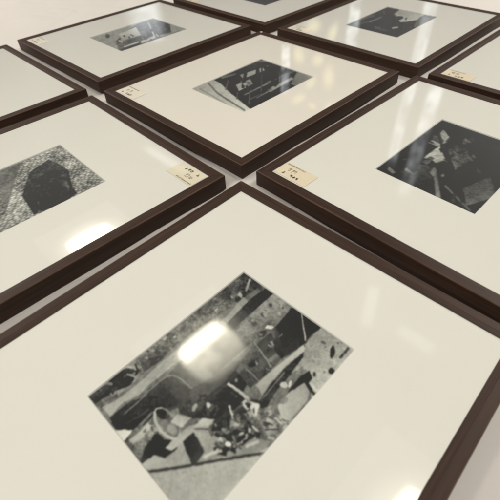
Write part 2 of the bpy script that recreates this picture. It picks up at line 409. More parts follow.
  (88, 5, [[261,931],[556,881],[627,957],[327,1006]]),
  (150, 5, [[253,292],[331,241],[381,286],[302,337]]),
  (75, 5, [[35,890],[323,743],[387,807],[95,955]]),
  (80, 5, [[146,539],[119,266],[183,308],[213,585]]),
  (60, 12, [[571,319],[736,214],[363,9],[147,61]]),
  (42, 5, [[698,457],[664,437],[633,428],[610,433],[599,451],[604,478],[622,509],[651,539],[685,560],[717,569],[741,564],[751,545],[747,518],[728,486]]),
  (110, 5, [[289,752],[557,740],[594,780],[322,792]]),
  (55, 10, [[167,570],[124,499],[92,478],[130,541]]),
  (75, 10, [[481,383],[427,327],[417,326],[449,367]]),
  (30, 10, [[89,141],[117,126],[109,115],[85,129]]),
  (30, 10, [[176,892],[178,850],[150,831],[156,876]]),
  (75, 10, [[757,620],[614,484],[616,499],[712,595]]),
  (75, 10, [[665,386],[761,423],[730,384],[635,335]]),
  (95, 10, [[826,926],[692,789],[672,797],[800,922]]),
  (95, 10, [[508,898],[571,921],[564,898],[483,863]]),
  (55, 10, [[259,539],[197,429],[157,395],[203,499]]),
  (75, 10, [[777,703],[780,651],[750,627],[750,679]]),
  (75, 10, [[711,926],[689,875],[660,854],[673,899]]),
  (75, 10, [[157,71],[124,9],[81,-20],[116,51]]),
  (30, 10, [[698,459],[750,487],[750,478],[712,463]]),
  (75, 10, [[506,396],[453,329],[421,316],[460,373]]),
  (95, 10, [[461,129],[433,82],[395,60],[443,123]]),
  (55, 10, [[768,526],[720,443],[673,431],[730,506]]),
],
'FIGURES': [
  (62, 14, [[101,696],[284,730],[319,627],[243,489],[118,460],[54,575]]),
  (155, 25, [[375,755],[467,757],[609,747],[460,578],[374,624],[390,679]]),
  (140, 20, [[592,860],[855,875],[753,713],[585,753]]),
  (110, 12, [[226,538],[274,541],[18,319],[5,358]]),
  (75, 25, [[597,651],[825,605],[578,405],[383,432]]),
  (85, 18, [[215,252],[479,147],[284,-21],[60,114]]),
  (100, 5, [[158,386],[19,58],[39,58],[180,387]]),
  (30, 8, [[64,999],[315,980],[306,802],[96,801]]),
  (60, 18, [[21,242],[133,277],[128,244],[30,199]]),
  (80, 18, [[726,898],[715,769],[636,742],[650,863]]),
  (40, 18, [[629,871],[621,822],[607,809],[597,846]]),
  (110, 18, [[183,794],[151,690],[126,685],[141,782]]),
  (50, 18, [[701,749],[822,760],[795,704],[685,693]]),
  (30, 18, [[614,339],[664,329],[638,300],[605,310]]),
  (30, 18, [[491,582],[560,586],[561,562],[498,557]]),
  (80, 18, [[629,473],[613,369],[573,343],[578,438]]),
  (40, 18, [[820,411],[767,325],[720,341],[761,401]]),
  (80, 18, [[320,735],[431,722],[431,669],[300,671]]),
  (25, 18, [[332,661],[312,611],[297,613],[309,649]]),
  (50, 18, [[817,615],[903,596],[861,523],[767,553]]),
  (40, 18, [[143,557],[113,486],[61,456],[71,543]]),
  (80, 18, [[262,905],[295,878],[278,854],[246,873]]),
  (60, 18, [[789,872],[683,770],[631,753],[732,863]]),
  (40, 18, [[177,726],[233,717],[229,696],[171,700]]),
  (25, 18, [[178,215],[97,147],[54,158],[143,231]]),
  (50, 18, [[387,861],[433,821],[410,787],[359,819]]),
  (80, 18, [[843,627],[820,543],[791,542],[792,616]]),
  (40, 18, [[842,938],[915,963],[911,936],[838,910]]),
  (110, 18, [[239,588],[318,599],[297,550],[205,529]]),
  (50, 18, [[242,720],[200,683],[188,693],[223,728]]),
  (80, 18, [[677,430],[613,354],[558,352],[603,424]]),
  (80, 18, [[474,600],[446,557],[440,567],[463,604]]),
  (25, 18, [[106,69],[85,49],[79,56],[92,70]]),
  (25, 18, [[601,720],[558,672],[525,672],[565,722]]),
  (80, 18, [[144,99],[144,72],[115,64],[117,88]]),
  (40, 18, [[679,776],[623,719],[604,720],[639,764]]),
  (60, 18, [[516,298],[477,225],[449,211],[480,288]]),
  (40, 18, [[-6,751],[104,808],[152,777],[28,702]]),
  (25, 18, [[294,912],[286,878],[274,876],[281,901]]),
  (30, 18, [[533,373],[667,387],[633,305],[503,309]]),
  (40, 18, [[482,889],[430,837],[433,850],[461,891]]),
  (30, 18, [[621,417],[617,381],[594,371],[605,404]]),
  (25, 18, [[881,721],[759,600],[668,567],[761,691]]),
  (30, 18, [[739,614],[775,517],[715,488],[692,573]]),
  (110, 18, [[258,489],[290,487],[272,458],[238,462]]),
  (50, 18, [[655,751],[617,691],[576,678],[612,747]]),
  (110, 18, [[120,936],[76,821],[47,830],[67,908]]),
  (25, 18, [[606,562],[670,532],[659,509],[600,527]]),
],
'COBBLES': [
  (46, 30, [[132,406],[131,539],[205,804],[220,945],[342,990],[530,953],[505,604],[340,263],[170,186]]),
  (112, 22, [[1116,955],[290,-3044],[119,-1026],[354,57],[672,770]]),
  (60, 18, [[630,-343],[426,-476],[541,175],[713,284]]),
  (50, 18, [[362,689],[342,742],[345,766],[368,714]]),
  (36, 18, [[337,810],[357,933],[391,971],[370,851]]),
  (60, 18, [[206,607],[222,724],[249,730],[247,630]]),
  (95, 18, [[201,671],[218,801],[251,856],[254,729]]),
  (36, 18, [[278,721],[237,764],[238,834],[292,804]]),
  (36, 18, [[274,574],[280,655],[303,672],[297,594]]),
  (36, 18, [[270,301],[279,443],[299,469],[292,343]]),
  (60, 18, [[346,685],[332,792],[371,844],[376,725]]),
  (75, 18, [[376,343],[395,511],[414,543],[409,410]]),
  (50, 18, [[271,533],[257,603],[273,649],[297,574]]),
  (60, 18, [[362,915],[315,894],[320,937],[364,939]]),
  (75, 18, [[202,555],[154,567],[171,628],[206,614]]),
  (36, 18, [[247,453],[280,551],[307,570],[274,469]]),
  (95, 18, [[449,794],[464,875],[475,889],[460,796]]),
  (75, 18, [[277,311],[281,415],[301,425],[300,343]]),
  (95, 18, [[486,894],[476,996],[498,1017],[508,939]]),
]
}

# ------------------------------------------------------------------ helpers
def lin(g):
    g = g / 255.0
    return g / 12.92 if g <= 0.04045 else ((g + 0.055) / 1.055) ** 2.4

def nodes_of(m):
    m.use_nodes = True
    nt = m.node_tree
    return nt, nt.nodes, nt.links

def material(name, rgb, rough=0.5, spec=0.5):
    m = bpy.data.materials.new(name)
    nt, n, l = nodes_of(m)
    b = n['Principled BSDF']
    b.inputs['Base Color'].default_value = (*rgb, 1)
    b.inputs['Roughness'].default_value = rough
    b.inputs['Specular IOR Level'].default_value = spec
    return m, nt, n, l, b

def mesh_obj(name, verts, faces, mat, parent=None, smooth=False):
    me = bpy.data.meshes.new(name)
    me.from_pydata([tuple(v) for v in verts], [], faces)
    me.update()
    bm = bmesh.new(); bm.from_mesh(me)
    bmesh.ops.recalc_face_normals(bm, faces=bm.faces)
    bm.to_mesh(me); bm.free()
    if mat: me.materials.append(mat)
    if smooth:
        for p in me.polygons: p.use_smooth = True
    o = bpy.data.objects.new(name, me)
    col.objects.link(o)
    if parent: o.parent = parent
    return o

def add_box(V, Fc, x0, x1, y0, y1, z0, z1):
    i = len(V)
    V += [(x0, y0, z0), (x1, y0, z0), (x1, y1, z0), (x0, y1, z0), (x0, y0, z1), (x1, y0, z1), (x1, y1, z1), (x0, y1, z1)]
    Fc += [tuple(i + k for k in q) for q in ((0, 3, 2, 1), (4, 5, 6, 7), (0, 1, 5, 4), (1, 2, 6, 5), (2, 3, 7, 6), (3, 0, 4, 7))]

# ------------------------------------------------------------------ materials
def wood(name='dark_brown_wood', lo=(0.015, 0.0066, 0.0040, 1), hi=(0.058, 0.029, 0.017, 1)):
    m, nt, n, l, b = material(name, (0.03, 0.02, 0.014), 0.5, 0.25)
    tc = n.new('ShaderNodeTexCoord'); mp = n.new('ShaderNodeMapping')
    mp.inputs['Scale'].default_value = (9, 300, 300)
    oi = n.new('ShaderNodeObjectInfo'); ad = n.new('ShaderNodeVectorMath'); ad.operation = 'ADD'
    mul = n.new('ShaderNodeMath'); mul.operation = 'MULTIPLY'; mul.inputs[1].default_value = 7.0
    l.new(oi.outputs['Random'], mul.inputs[0])
    l.new(tc.outputs['Object'], ad.inputs[0]); l.new(mul.outputs[0], ad.inputs[1])
    l.new(ad.outputs[0], mp.inputs['Vector'])
    nz = n.new('ShaderNodeTexNoise'); nz.inputs['Scale'].default_value = 1.0; nz.inputs['Detail'].default_value = 6; nz.inputs['Roughness'].default_value = 0.65
    l.new(mp.outputs[0], nz.inputs['Vector'])
    cr = n.new('ShaderNodeValToRGB')
    cr.color_ramp.elements[0].position = 0.25; cr.color_ramp.elements[0].color = lo
    cr.color_ramp.elements[1].position = 0.8; cr.color_ramp.elements[1].color = hi
    l.new(nz.outputs['Fac'], cr.inputs[0])
    l.new(cr.outputs[0], b.inputs['Base Color'])
    rr = n.new('ShaderNodeMapRange'); rr.inputs[3].default_value = 0.42; rr.inputs[4].default_value = 0.62
    l.new(nz.outputs['Fac'], rr.inputs[0]); l.new(rr.outputs[0], b.inputs['Roughness'])
    bp = n.new('ShaderNodeBump'); bp.inputs['Strength'].default_value = 0.25; bp.inputs['Distance'].default_value = 0.0006
    l.new(nz.outputs['Fac'], bp.inputs['Height']); l.new(bp.outputs[0], b.inputs['Normal'])
    return m

def paper(name, rgb, var=0.05, scale=900, rough=0.85, bump=0.15):
    m, nt, n, l, b = material(name, rgb, rough, 0.2)
    tc = n.new('ShaderNodeTexCoord')
    nz = n.new('ShaderNodeTexNoise'); nz.inputs['Scale'].default_value = scale; nz.inputs['Detail'].default_value = 4
    n2 = n.new('ShaderNodeTexNoise'); n2.inputs['Scale'].default_value = 7; n2.inputs['Detail'].default_value = 3
    l.new(tc.outputs['Object'], nz.inputs['Vector']); l.new(tc.outputs['Object'], n2.inputs['Vector'])
    mx = n.new('ShaderNodeMix'); mx.data_type = 'RGBA'
    mx.inputs[6].default_value = (*[c * (1 - var) for c in rgb], 1)
    mx.inputs[7].default_value = (*[min(1, c * (1 + var)) for c in rgb], 1)
    av = n.new('ShaderNodeMath'); av.operation = 'ADD'
    h = n.new('ShaderNodeMath'); h.operation = 'MULTIPLY'; h.inputs[1].default_value = 0.5
    l.new(nz.outputs['Fac'], av.inputs[0]); l.new(n2.outputs['Fac'], av.inputs[1]); l.new(av.outputs[0], h.inputs[0])
    l.new(h.outputs[0], mx.inputs[0]); l.new(mx.outputs[2], b.inputs['Base Color'])
    bp = n.new('ShaderNodeBump'); bp.inputs['Strength'].default_value = bump; bp.inputs['Distance'].default_value = 0.0002
    l.new(nz.outputs['Fac'], bp.inputs['Height']); l.new(bp.outputs[0], b.inputs['Normal'])
    return m

def glass():
    m = bpy.data.materials.new('clear_picture_glass')
    nt, n, l = nodes_of(m)
    n.remove(n['Principled BSDF'])
    out = n['Material Output']
    tr = n.new('ShaderNodeBsdfTransparent'); tr.inputs[0].default_value = (0.985, 0.992, 0.985, 1)
    gl = n.new('ShaderNodeBsdfGlossy'); gl.inputs['Roughness'].default_value = 0.02
    ge = n.new('ShaderNodeNewGeometry')
    mr = n.new('ShaderNodeMapRange'); mr.inputs[3].default_value = 1.52; mr.inputs[4].default_value = 1 / 1.52
    l.new(ge.outputs['Backfacing'], mr.inputs[0])
    fr = n.new('ShaderNodeFresnel'); l.new(mr.outputs[0], fr.inputs['IOR'])
    # the sheet is never quite flat: a slow waviness bends the reflections a little
    tc = n.new('ShaderNodeTexCoord'); nz = n.new('ShaderNodeTexNoise'); nz.inputs['Scale'].default_value = 6; nz.inputs['Detail'].default_value = 1
    bp = n.new('ShaderNodeBump'); bp.inputs['Strength'].default_value = 0.15; bp.inputs['Distance'].default_value = 0.002
    l.new(tc.outputs['Object'], nz.inputs['Vector']); l.new(nz.outputs['Fac'], bp.inputs['Height']); l.new(bp.outputs[0], gl.inputs['Normal'])
    mx = n.new('ShaderNodeMixShader')
    l.new(fr.outputs[0], mx.inputs[0]); l.new(tr.outputs[0], mx.inputs[1]); l.new(gl.outputs[0], mx.inputs[2])
    sm = n.new('ShaderNodeTexNoise'); sm.inputs['Scale'].default_value = 11; sm.inputs['Detail'].default_value = 5; sm.inputs['Distortion'].default_value = 1.2
    rg = n.new('ShaderNodeMapRange'); rg.inputs[1].default_value = 0.4; rg.inputs[2].default_value = 0.75; rg.inputs[3].default_value = 0.012; rg.inputs[4].default_value = 0.07
    l.new(tc.outputs['Object'], sm.inputs['Vector']); l.new(sm.outputs['Fac'], rg.inputs[0]); l.new(rg.outputs[0], gl.inputs['Roughness'])
    l.new(mx.outputs[0], out.inputs['Surface'])
    return m

def print_material():
    m, nt, n, l, b = material('silver_print', (0.2, 0.2, 0.2), 0.6, 0.25)
    at = n.new('ShaderNodeAttribute'); at.attribute_name = 'tone'
    l.new(at.outputs['Color'], b.inputs['Base Color'])
    return m

def cloth():
    m = paper('white_cotton', (0.60, 0.57, 0.545), 0.04, 700, 0.95, 0.5)
    nt = m.node_tree; n, l = nt.nodes, nt.links
    tc = n.new('ShaderNodeTexCoord'); nz = n.new('ShaderNodeTexNoise'); nz.inputs['Scale'].default_value = 3.2; nz.inputs['Detail'].default_value = 2; nz.inputs['Distortion'].default_value = 0.3
    l.new(tc.outputs['Object'], nz.inputs['Vector'])
    a = n.new('ShaderNodeMath'); a.operation = 'SUBTRACT'; a.inputs[1].default_value = 0.5; l.new(nz.outputs['Fac'], a.inputs[0])
    b = n.new('ShaderNodeMath'); b.operation = 'ABSOLUTE'; l.new(a.outputs[0], b.inputs[0])
    c = n.new('ShaderNodeMath'); c.operation = 'POWER'; c.inputs[1].default_value = 0.5; l.new(b.outputs[0], c.inputs[0])
    fold = n.new('ShaderNodeBump'); fold.inputs['Strength'].default_value = 0.32; fold.inputs['Distance'].default_value = 0.03
    l.new(c.outputs[0], fold.inputs['Height'])
    weave = [k for k in n if k.type == 'BUMP' and k is not fold][0]
    l.new(fold.outputs[0], weave.inputs['Normal'])
    return m

M_EDGE_LIGHT = wood('edge_highlight_wood', (0.03, 0.015, 0.010, 1), (0.13, 0.075, 0.05, 1))  # lighter brown imitates the highlight along the rail's outer edge
M_WOOD, M_GLASS, M_PRINT, M_CLOTH = wood(), glass(), print_material(), cloth()
M_MAT = paper('ivory_mat_board', (0.845, 0.81, 0.77), 0.03)
M_MAT_ROSE = paper('rosy_mat_board', (0.90, 0.835, 0.775), 0.03)
M_BEVEL = paper('white_mat_core', (0.80, 0.78, 0.74), 0.01)
M_CARD = paper('cream_card', (0.74, 0.645, 0.485), 0.05)
M_CARD_WHITE = paper('pale_card', (0.72, 0.66, 0.52), 0.05)
M_CARD_PALE = paper('faded_card', (0.76, 0.70, 0.60), 0.05)
M_INK = material('black_ink', (0.06, 0.05, 0.042), 0.7)[0]
M_GREY_INK = material('grey_ink', (0.30, 0.25, 0.185), 0.7)[0]
M_CHIP = material('bare_chipped_wood', (0.75, 0.70, 0.62), 0.7)[0]

# ------------------------------------------------------------------ rails
def rail_mesh(length):
    prof = [(0, 0), (0, FT - 0.0013), (0.0004, FT - 0.0004), (0.0014, FT), (0.0100, FT), (0.0106, FT - 0.0002), (RW - 0.0004, FT - 0.0009), (RW, FT - 0.0013), (RW, 0.003), (0.006, 0.0)]
    V, Fc = [], []
    k = len(prof)
    for s in (-1, 1):
        for a, z in prof:
            V.append((s * (length / 2 - a - 0.0002), a, z))
    for i in range(k):
        j = (i + 1) % k
        Fc.append((i, j, k + j, k + i))
    Fc.append(tuple(range(k))); Fc.append(tuple(range(2 * k - 1, k - 1, -1)))
    return V, Fc
RAIL_LONG, RAIL_SHORT = rail_mesh(FW), rail_mesh(FH)

# ------------------------------------------------------------------ prints
def value_noise(ny, nx, cell, rng):
    gy, gx = int(ny / cell) + 3, int(nx / cell) + 3
    g = rng.random((gy, gx))
    y, x = np.arange(ny) / cell, np.arange(nx) / cell
    yi, xi = y.astype(int), x.astype(int)
    fy, fx = (y - yi)[:, None], (x - xi)[None, :]
    fy, fx = fy * fy * (3 - 2 * fy), fx * fx * (3 - 2 * fx)
    a, b = g[yi][:, xi], g[yi][:, xi + 1]
    c, d = g[yi + 1][:, xi], g[yi + 1][:, xi + 1]
    return (a * (1 - fx) + b * fx) * (1 - fy) + (c * (1 - fx) + d * fx) * fy - 0.5

def inside(px, py, pts):
    r = np.zeros(px.shape, bool)
    n = len(pts)
    for i in range(n):
        x0, y0 = pts[i]; x1, y1 = pts[(i + 1) % n]
        if y0 == y1: continue
        c = ((y0 > py) != (y1 > py)) & (px < (x1 - x0) * (py - y0) / (y1 - y0) + x0)
        r ^= c
    return r

def paint(shapes, nx, base, base_amp, seed, pattern=None, soft=5):
    ny = int(nx * PH / PW)
    rng = np.random.default_rng(seed)
    S = 2
    tone = np.full((ny * S, nx * S), float(base)); amp = np.full((ny * S, nx * S), float(base_amp))
    u = (np.arange(nx * S) + 0.5) / (nx * S) * 1000; v = (np.arange(ny * S) + 0.5) / (ny * S) * 1000
    U, Vv = np.meshgrid(u, v)
    fine = [value_noise(ny * S, nx * S, nx * S / 130, rng) for _ in (0, 1)]
    wob = 3.5                                                # hand-held wobble of the outlines
    U = U + wob * value_noise(ny * S, nx * S, nx * S / 55, rng) + 3 * fine[0]; Vv = Vv + wob * value_noise(ny * S, nx * S, nx * S / 55, rng) + 3 * fine[1]
    for g, a, pts in shapes:
        xs = [p[0] for p in pts]; ys = [p[1] for p in pts]
        i0, i1 = np.searchsorted(u, [min(xs) - 10, max(xs) + 10]); j0, j1 = np.searchsorted(v, [min(ys) - 10, max(ys) + 10])
        if i0 == i1 or j0 == j1: continue
        msk = inside(U[j0:j1, i0:i1], Vv[j0:j1, i0:i1], pts)
        w = max(u[i1 - 1] - u[i0], v[j1 - 1] - v[j0]); th = rng.random() * 6.28      # each surface is unevenly toned
        grad = ((U[j0:j1, i0:i1] - np.mean(xs)) * math.cos(th) + (Vv[j0:j1, i0:i1] - np.mean(ys)) * math.sin(th)) / w
        grad = g + grad * (30 + 0.6 * a) if len(pts) != 14 else g + 0 * grad
        tone[j0:j1, i0:i1][msk] = grad[msk]; amp[j0:j1, i0:i1][msk] = a
    if pattern == 'cobbles':
        gx, gy = U / 36, Vv / 30
        cxi, cyi = np.floor(gx).astype(int), np.floor(gy).astype(int)
        jit = rng.random((64, 64, 2)); sh = rng.random((64, 64))
        f1 = np.full(U.shape, 9.0); f2 = np.full(U.shape, 9.0); idv = np.zeros(U.shape)
        for dx in (-1, 0, 1):
            for dy in (-1, 0, 1):
                a, b = (cxi + dx) % 64, (cyi + dy) % 64
                px, py = cxi + dx + 0.5 + 0.6 * (jit[b, a, 0] - 0.5) + 0.5 * ((cyi + dy) % 2), cyi + dy + 0.5 + 0.45 * (jit[b, a, 1] - 0.5)
                dd = np.hypot(gx - px + 0.25, gy - py)
                near = dd < f1
                f2 = np.where(near, f1, np.minimum(f2, dd)); idv = np.where(near, sh[b, a], idv); f1 = np.where(near, dd, f1)
        st = (idv - 0.5) * 52 - 4 - 60 * np.clip(1 - (f2 - f1) / 0.28, 0, 1) + 70 * (0.45 - f1) + 60 * value_noise(ny * S, nx * S, nx * S / 9, rng)
        tone = tone + np.where(tone > 110, st, st * 0.12)
    tone = tone.reshape(ny, S, nx, S).mean((1, 3)); amp = amp.reshape(ny, S, nx, S).mean((1, 3))
    for _ in range(soft):                                       # lens softness of the old photographs
        p = np.pad(tone, 1, mode='edge')
        tone = (p[:-2, 1:-1] + p[2:, 1:-1] + p[1:-1, :-2] + p[1:-1, 2:] + 4 * p[1:-1, 1:-1]) / 8
    nz = sum(w * value_noise(ny, nx, c, rng) for c, w in ((nx / 18, 0.8), (nx / 42, 1.2), (nx / 95, 1.1), (nx / 190, 0.5)))
    tone = tone + 0.95 * amp * nz + 9 * (value_noise(ny, nx, nx / 12, rng) + 0.8 * value_noise(ny, nx, nx / 110, rng)) + 6 * value_noise(ny, nx, 1.8, rng)
    return np.clip(tone, 20, 215)

def print_sheet(tone, parent, PX, PY, z, tint=(1.0, 1.0, 0.93), lift=0.020):
    ny, nx = tone.shape
    mx, my = PW + 0.002, PH + 0.002
    x = PX + np.linspace(-mx / 2, mx / 2, nx); y = PY + np.linspace(-my / 2, my / 2, ny)
    X, Y = np.meshgrid(x, y)
    co = np.stack([X, Y, np.full_like(X, z)], -1).reshape(-1, 3)
    i = np.arange(nx * ny).reshape(ny, nx)
    q = np.stack([i[:-1, :-1], i[:-1, 1:], i[1:, 1:], i[1:, :-1]], -1).reshape(-1, 4)
    me = bpy.data.meshes.new('photograph')
    me.vertices.add(len(co)); me.vertices.foreach_set('co', co.ravel())
    me.loops.add(q.size); me.loops.foreach_set('vertex_index', q.ravel().astype(np.int32))
    me.polygons.add(len(q)); me.polygons.foreach_set('loop_start', np.arange(0, q.size, 4, dtype=np.int32))
    me.update(calc_edges=True); me.validate()
    t = tone.ravel() / 255.0
    t = np.clip(0.41 + (t - 0.41) * 1.2, 0.03, 0.9)
    t = np.where(t <= 0.04045, t / 12.92, ((t + 0.055) / 1.055) ** 2.4)
    t = np.clip((t - lift) / 0.88, 0.0035, 0.8)
    c = np.ones((len(co), 4)); c[:, :3] = t[:, None] * np.array(tint)
    at = me.color_attributes.new('tone', 'FLOAT_COLOR', 'POINT')
    at.data.foreach_set('color', c.ravel().astype(np.float32))
    me.materials.append(M_PRINT)
    o = bpy.data.objects.new('photograph', me); col.objects.link(o); o.parent = parent
    return o

# ------------------------------------------------------------------ one frame, built once, then copied
def build_frame():
    root = bpy.data.objects.new('picture_frame', None); col.objects.link(root)
    root.empty_display_size = 0.05
    for k, (shape, dist) in enumerate(((RAIL_LONG, FH), (RAIL_SHORT, FW), (RAIL_LONG, FH), (RAIL_SHORT, FW))):
        r = mesh_obj('rail', shape[0], shape[1], M_WOOD, root)
        r.data.materials.append(M_EDGE_LIGHT)
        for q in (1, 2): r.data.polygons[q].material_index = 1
        a = k * math.pi / 2
        r.rotation_euler.z = a
        r.location = (math.sin(a) * dist / 2, -math.cos(a) * dist / 2, 0)
    ix, iy = FW / 2 - RW + 0.0004, FH / 2 - RW + 0.0004
    V, Fc = [], []
    add_box(V, Fc, -ix, ix, -iy, iy, GLASS_TOP - 0.0009, GLASS_TOP)
    mesh_obj('glass_pane', V, Fc, M_GLASS, root)
    return root

def build_mat(root, PX, PY, mat):
    ix, iy = FW / 2 - RW + 0.0004, FH / 2 - RW + 0.0004
    # mat board with a window cut in it
    def ring(a, b, z): return [(PX - a, PY - b, z), (PX + a, PY - b, z), (PX + a, PY + b, z), (PX - a, PY + b, z)]
    V = [(-ix, -iy, MAT_TOP), (ix, -iy, MAT_TOP), (ix, iy, MAT_TOP), (-ix, iy, MAT_TOP)] + ring(PW / 2, PH / 2, MAT_TOP)
    V += [(x, y, MAT_TOP - 0.0016) for x, y, z in V[:4]] + ring(PW / 2, PH / 2, MAT_TOP - 0.0016)
    Fc = []
    for i in range(4):
        j = (i + 1) % 4
        Fc += [(i, j, 4 + j, 4 + i), (i, 8 + i, 8 + j, j), (8 + i, 12 + i, 12 + j, 8 + j), (4 + i, 4 + j, 12 + j, 12 + i)]
    mt = mesh_obj('mat_board', V, Fc, mat, root)
    V = ring(PW / 2 - 0.00005, PH / 2 - 0.00005, MAT_TOP - 0.0001) + ring(PW / 2 - 0.0008, PH / 2 - 0.0008, MAT_TOP - 0.0015) + ring(PW / 2 - 0.00005, PH / 2 - 0.00005, MAT_TOP - 0.0015)
    Fc = []
    for i in range(4):
        j = (i + 1) % 4
        Fc += [(i, j, 4 + j, 4 + i), (4 + i, 4 + j, 8 + j, 8 + i)]
    mesh_obj('bevelled_edge', V, Fc, M_BEVEL, mt)
    return mt

CARD_L, CARD_W = 0.0585, 0.0325
def build_card(root, mat):
    """caption card tucked in the corner of the mat, its lines running along the short rail"""
    x0, y1 = -FW / 2 + RW + 0.0030, FH / 2 - RW - 0.0018
    z = MAT_TOP + 0.0002
    V, Fc = [], []
    add_box(V, Fc, x0, x0 + CARD_W, y1 - CARD_L, y1, z, z + 0.0003)
    c = mesh_obj('caption_card', V, Fc, mat, root)
    rng = random.Random(mat.name + str(round(root.location.x, 2)))
    def marks(lines, m):
        V, Fc = [], []
        zt = z + 0.0004
        for s0, s1, t, h, wgt in lines:                       # a run of small characters built from short strokes
            s = s0
            while s < s1:
                w = h * rng.uniform(0.8, 1.0)
                def bar(a0, a1, b0, b1):                      # a: across the line, b: along it, both 0..1
                    add_box(V, Fc, x0 + t - h / 2 + a0 * h, x0 + t - h / 2 + a1 * h, y1 - s - b1 * w, y1 - s - b0 * w, zt, zt + 0.0001)
                k = wgt / h
                for q in rng.sample((0.0, 0.25, 0.5, 0.75, 1 - k), 3): bar(q, q + k, rng.choice((0, 0.1, 0.3)), rng.choice((1, 0.9, 0.7)))
                for q in rng.sample((0.05, 0.3, 0.5, 0.7, 0.95 - k), 2): bar(rng.choice((0, 0.25, 0.5)), rng.choice((1, 0.75)), q, q + k)
                s += h * 1.12
        return mesh_obj('lettering', V, Fc, m, c)
    W, L = CARD_W, CARD_L
    marks([(0.17 * L, 0.26 * L, 0.22 * W, 0.0050, 0.0009), (0.41 * L, 0.70 * L, 0.22 * W, 0.0056, 0.0011)], M_INK)
    marks([(0.05 * L, 0.60 * L, 0.90 * W, 0.0028, 0.0006), (0.20 * L, 0.36 * L, 0.56 * W, 0.0080, 0.0009)], M_GREY_INK)
    return c

def copy_tree(o, parent=None):
    c = o.copy(); col.objects.link(c); c.parent = parent
    for ch in o.children: copy_tree(ch, c)
    return c

proto = build_frame()
GROUP = 'brown picture frames laid in rows on the white cloth'
PI = math.pi
LAYOUT = [
 # x, y, turn, offset of the mat's window, drawing, resolution, base grey, grain, seed, card, label
 (-0.10735, -0.09815, 0.01704, 0.0060, -0.0018, 'YARD', 470, 110, 20, 11, M_CARD, 'nearest brown frame, its black-and-white photo showing an overturned barrel, planks and rubble in sun'),
 (-0.11436, 0.33663, -0.01807 + PI, 0.0017, 0.0030, 'COBBLES', 300, 150, 16, 12, M_CARD_WHITE, 'turned-round brown frame with pale caption card, its photo showing bright cobblestones beside a dark shape'),
 (0.38161, -0.09724, -0.01431, -0.0015, -0.0004, 'FIGURES', 260, 42, 16, 13, M_CARD, 'brown frame whose dark photo shows pale ragged shapes, beside a yellow caption card'),
 (0.37898, 0.33333, 0.00433, -0.0026, -0.0030, 'STREET', 260, 44, 16, 14, M_CARD_PALE, 'brown frame in the middle, photo of dark buildings with pale windows above a bright road'),
 (0.39179, 0.78182, 0.00925, 0.0060, -0.0070, 'CROWD', 240, 142, 16, 15, M_CARD_PALE, 'brown frame with a pale washed-out photo of dark tangled figures, beside bare tablecloth'),
 (0.88547, 0.31484, 0.00177, 0.0060, 0.0060, 'ROOFS', 240, 44, 16, 16, M_CARD_PALE, 'brown frame with a dark photo of rooftops under a patch of pale sky'),
 (0.88389, 0.75723, 0.0, 0.003, 0, None, 120, 52, 30, 17, M_CARD, 'far brown frame showing only the dark tip of its photo, behind the rooftop one'),
 (-0.10435, 0.76760, 0.004, 0.003, 0, None, 120, 90, 40, 18, M_CARD, 'far brown frame behind the cobblestone photo, beside the pale washed-out one'),
 (0.86933, -0.11732, -0.006, 0.003, 0, None, 120, 60, 40, 19, M_CARD, 'brown frame between the rooftop photo and the pale ragged shapes, mostly past the right edge'),
]
frames = []
for i, (x, y, a, px, py, key, res, base, amp, seed, card, label) in enumerate(LAYOUT):
    f = proto if i == 0 else copy_tree(proto)
    f.location = (x, y, 0.0004); f.rotation_euler.z = a
    f['label'] = label; f['category'] = 'picture frame'; f['group'] = GROUP
    frames.append(f)
for i, (x, y, a, px, py, key, res, base, amp, seed, card, label) in enumerate(LAYOUT):
    build_mat(frames[i], px, py, M_MAT_ROSE if key == 'STREET' else M_MAT)
    print_sheet(paint(PRINTS.get(key, []), res, base, amp, seed, 'cobbles' if key == 'COBBLES' else None), frames[i], px, py, MAT_TOP - 0.00155)
    build_card(frames[i], card)
# a chip knocked out of the far corner of the middle frame
chip = bmesh.new(); bmesh.ops.create_icosphere(chip, subdivisions=2, radius=0.0028)
for v in chip.verts:
    v.co += Vector((random.uniform(-1, 1), random.uniform(-1, 1), 0)) * 0.0006; v.co.z *= 0.15
cm = bpy.data.meshes.new('worn_chip'); chip.to_mesh(cm); chip.free(); cm.materials.append(M_CHIP)
co = bpy.data.objects.new('worn_chip', cm); col.objects.link(co); co.parent = frames[3]; co.location = (0.2255, 0.1905, FT)

# ------------------------------------------------------------------ the covered table
def tablecloth():
    x0, x1, y0, y1 = -1.9, 2.3, -1.3, 2.2
    nx, ny = 300, 250
    rng = np.random.default_rng(5)
    h = sum(w * value_noise(ny, nx, c, rng) for c, w in ((19, 0.012), (8, 0.0075), (4, 0.0025)))
    h = -np.abs(h)                                            # soft creases sink below the table plane
    X, Y = np.meshgrid(np.linspace(x0, x1, nx), np.linspace(y0, y1, ny))
    V = np.stack([X, Y, h], -1).reshape(-1, 3).tolist()
    i = np.arange(nx * ny).reshape(ny, nx)
    q = np.stack([i[:-1, :-1], i[:-1, 1:], i[1:, 1:], i[1:, :-1]], -1).reshape(-1, 4).tolist()
    rim = list(i[0, :]) + list(i[1:, -1]) + list(i[-1, -2::-1]) + list(i[-2:0, 0])
    n0 = len(V)
    for k, r in enumerate(rim):
        a, b, c = V[r]; V.append((a, b, -0.35))
    for k in range(len(rim)):
        j = (k + 1) % len(rim)
        q.append((int(rim[k]), int(rim[j]), n0 + j, n0 + k))
    o = mesh_obj('tablecloth', V, q, M_CLOTH, None, True)
    o['kind'] = 'structure'; o['category'] = 'tablecloth'
    o['label'] = 'white tablecloth with soft creases under all the picture frames'
    return o
tablecloth()

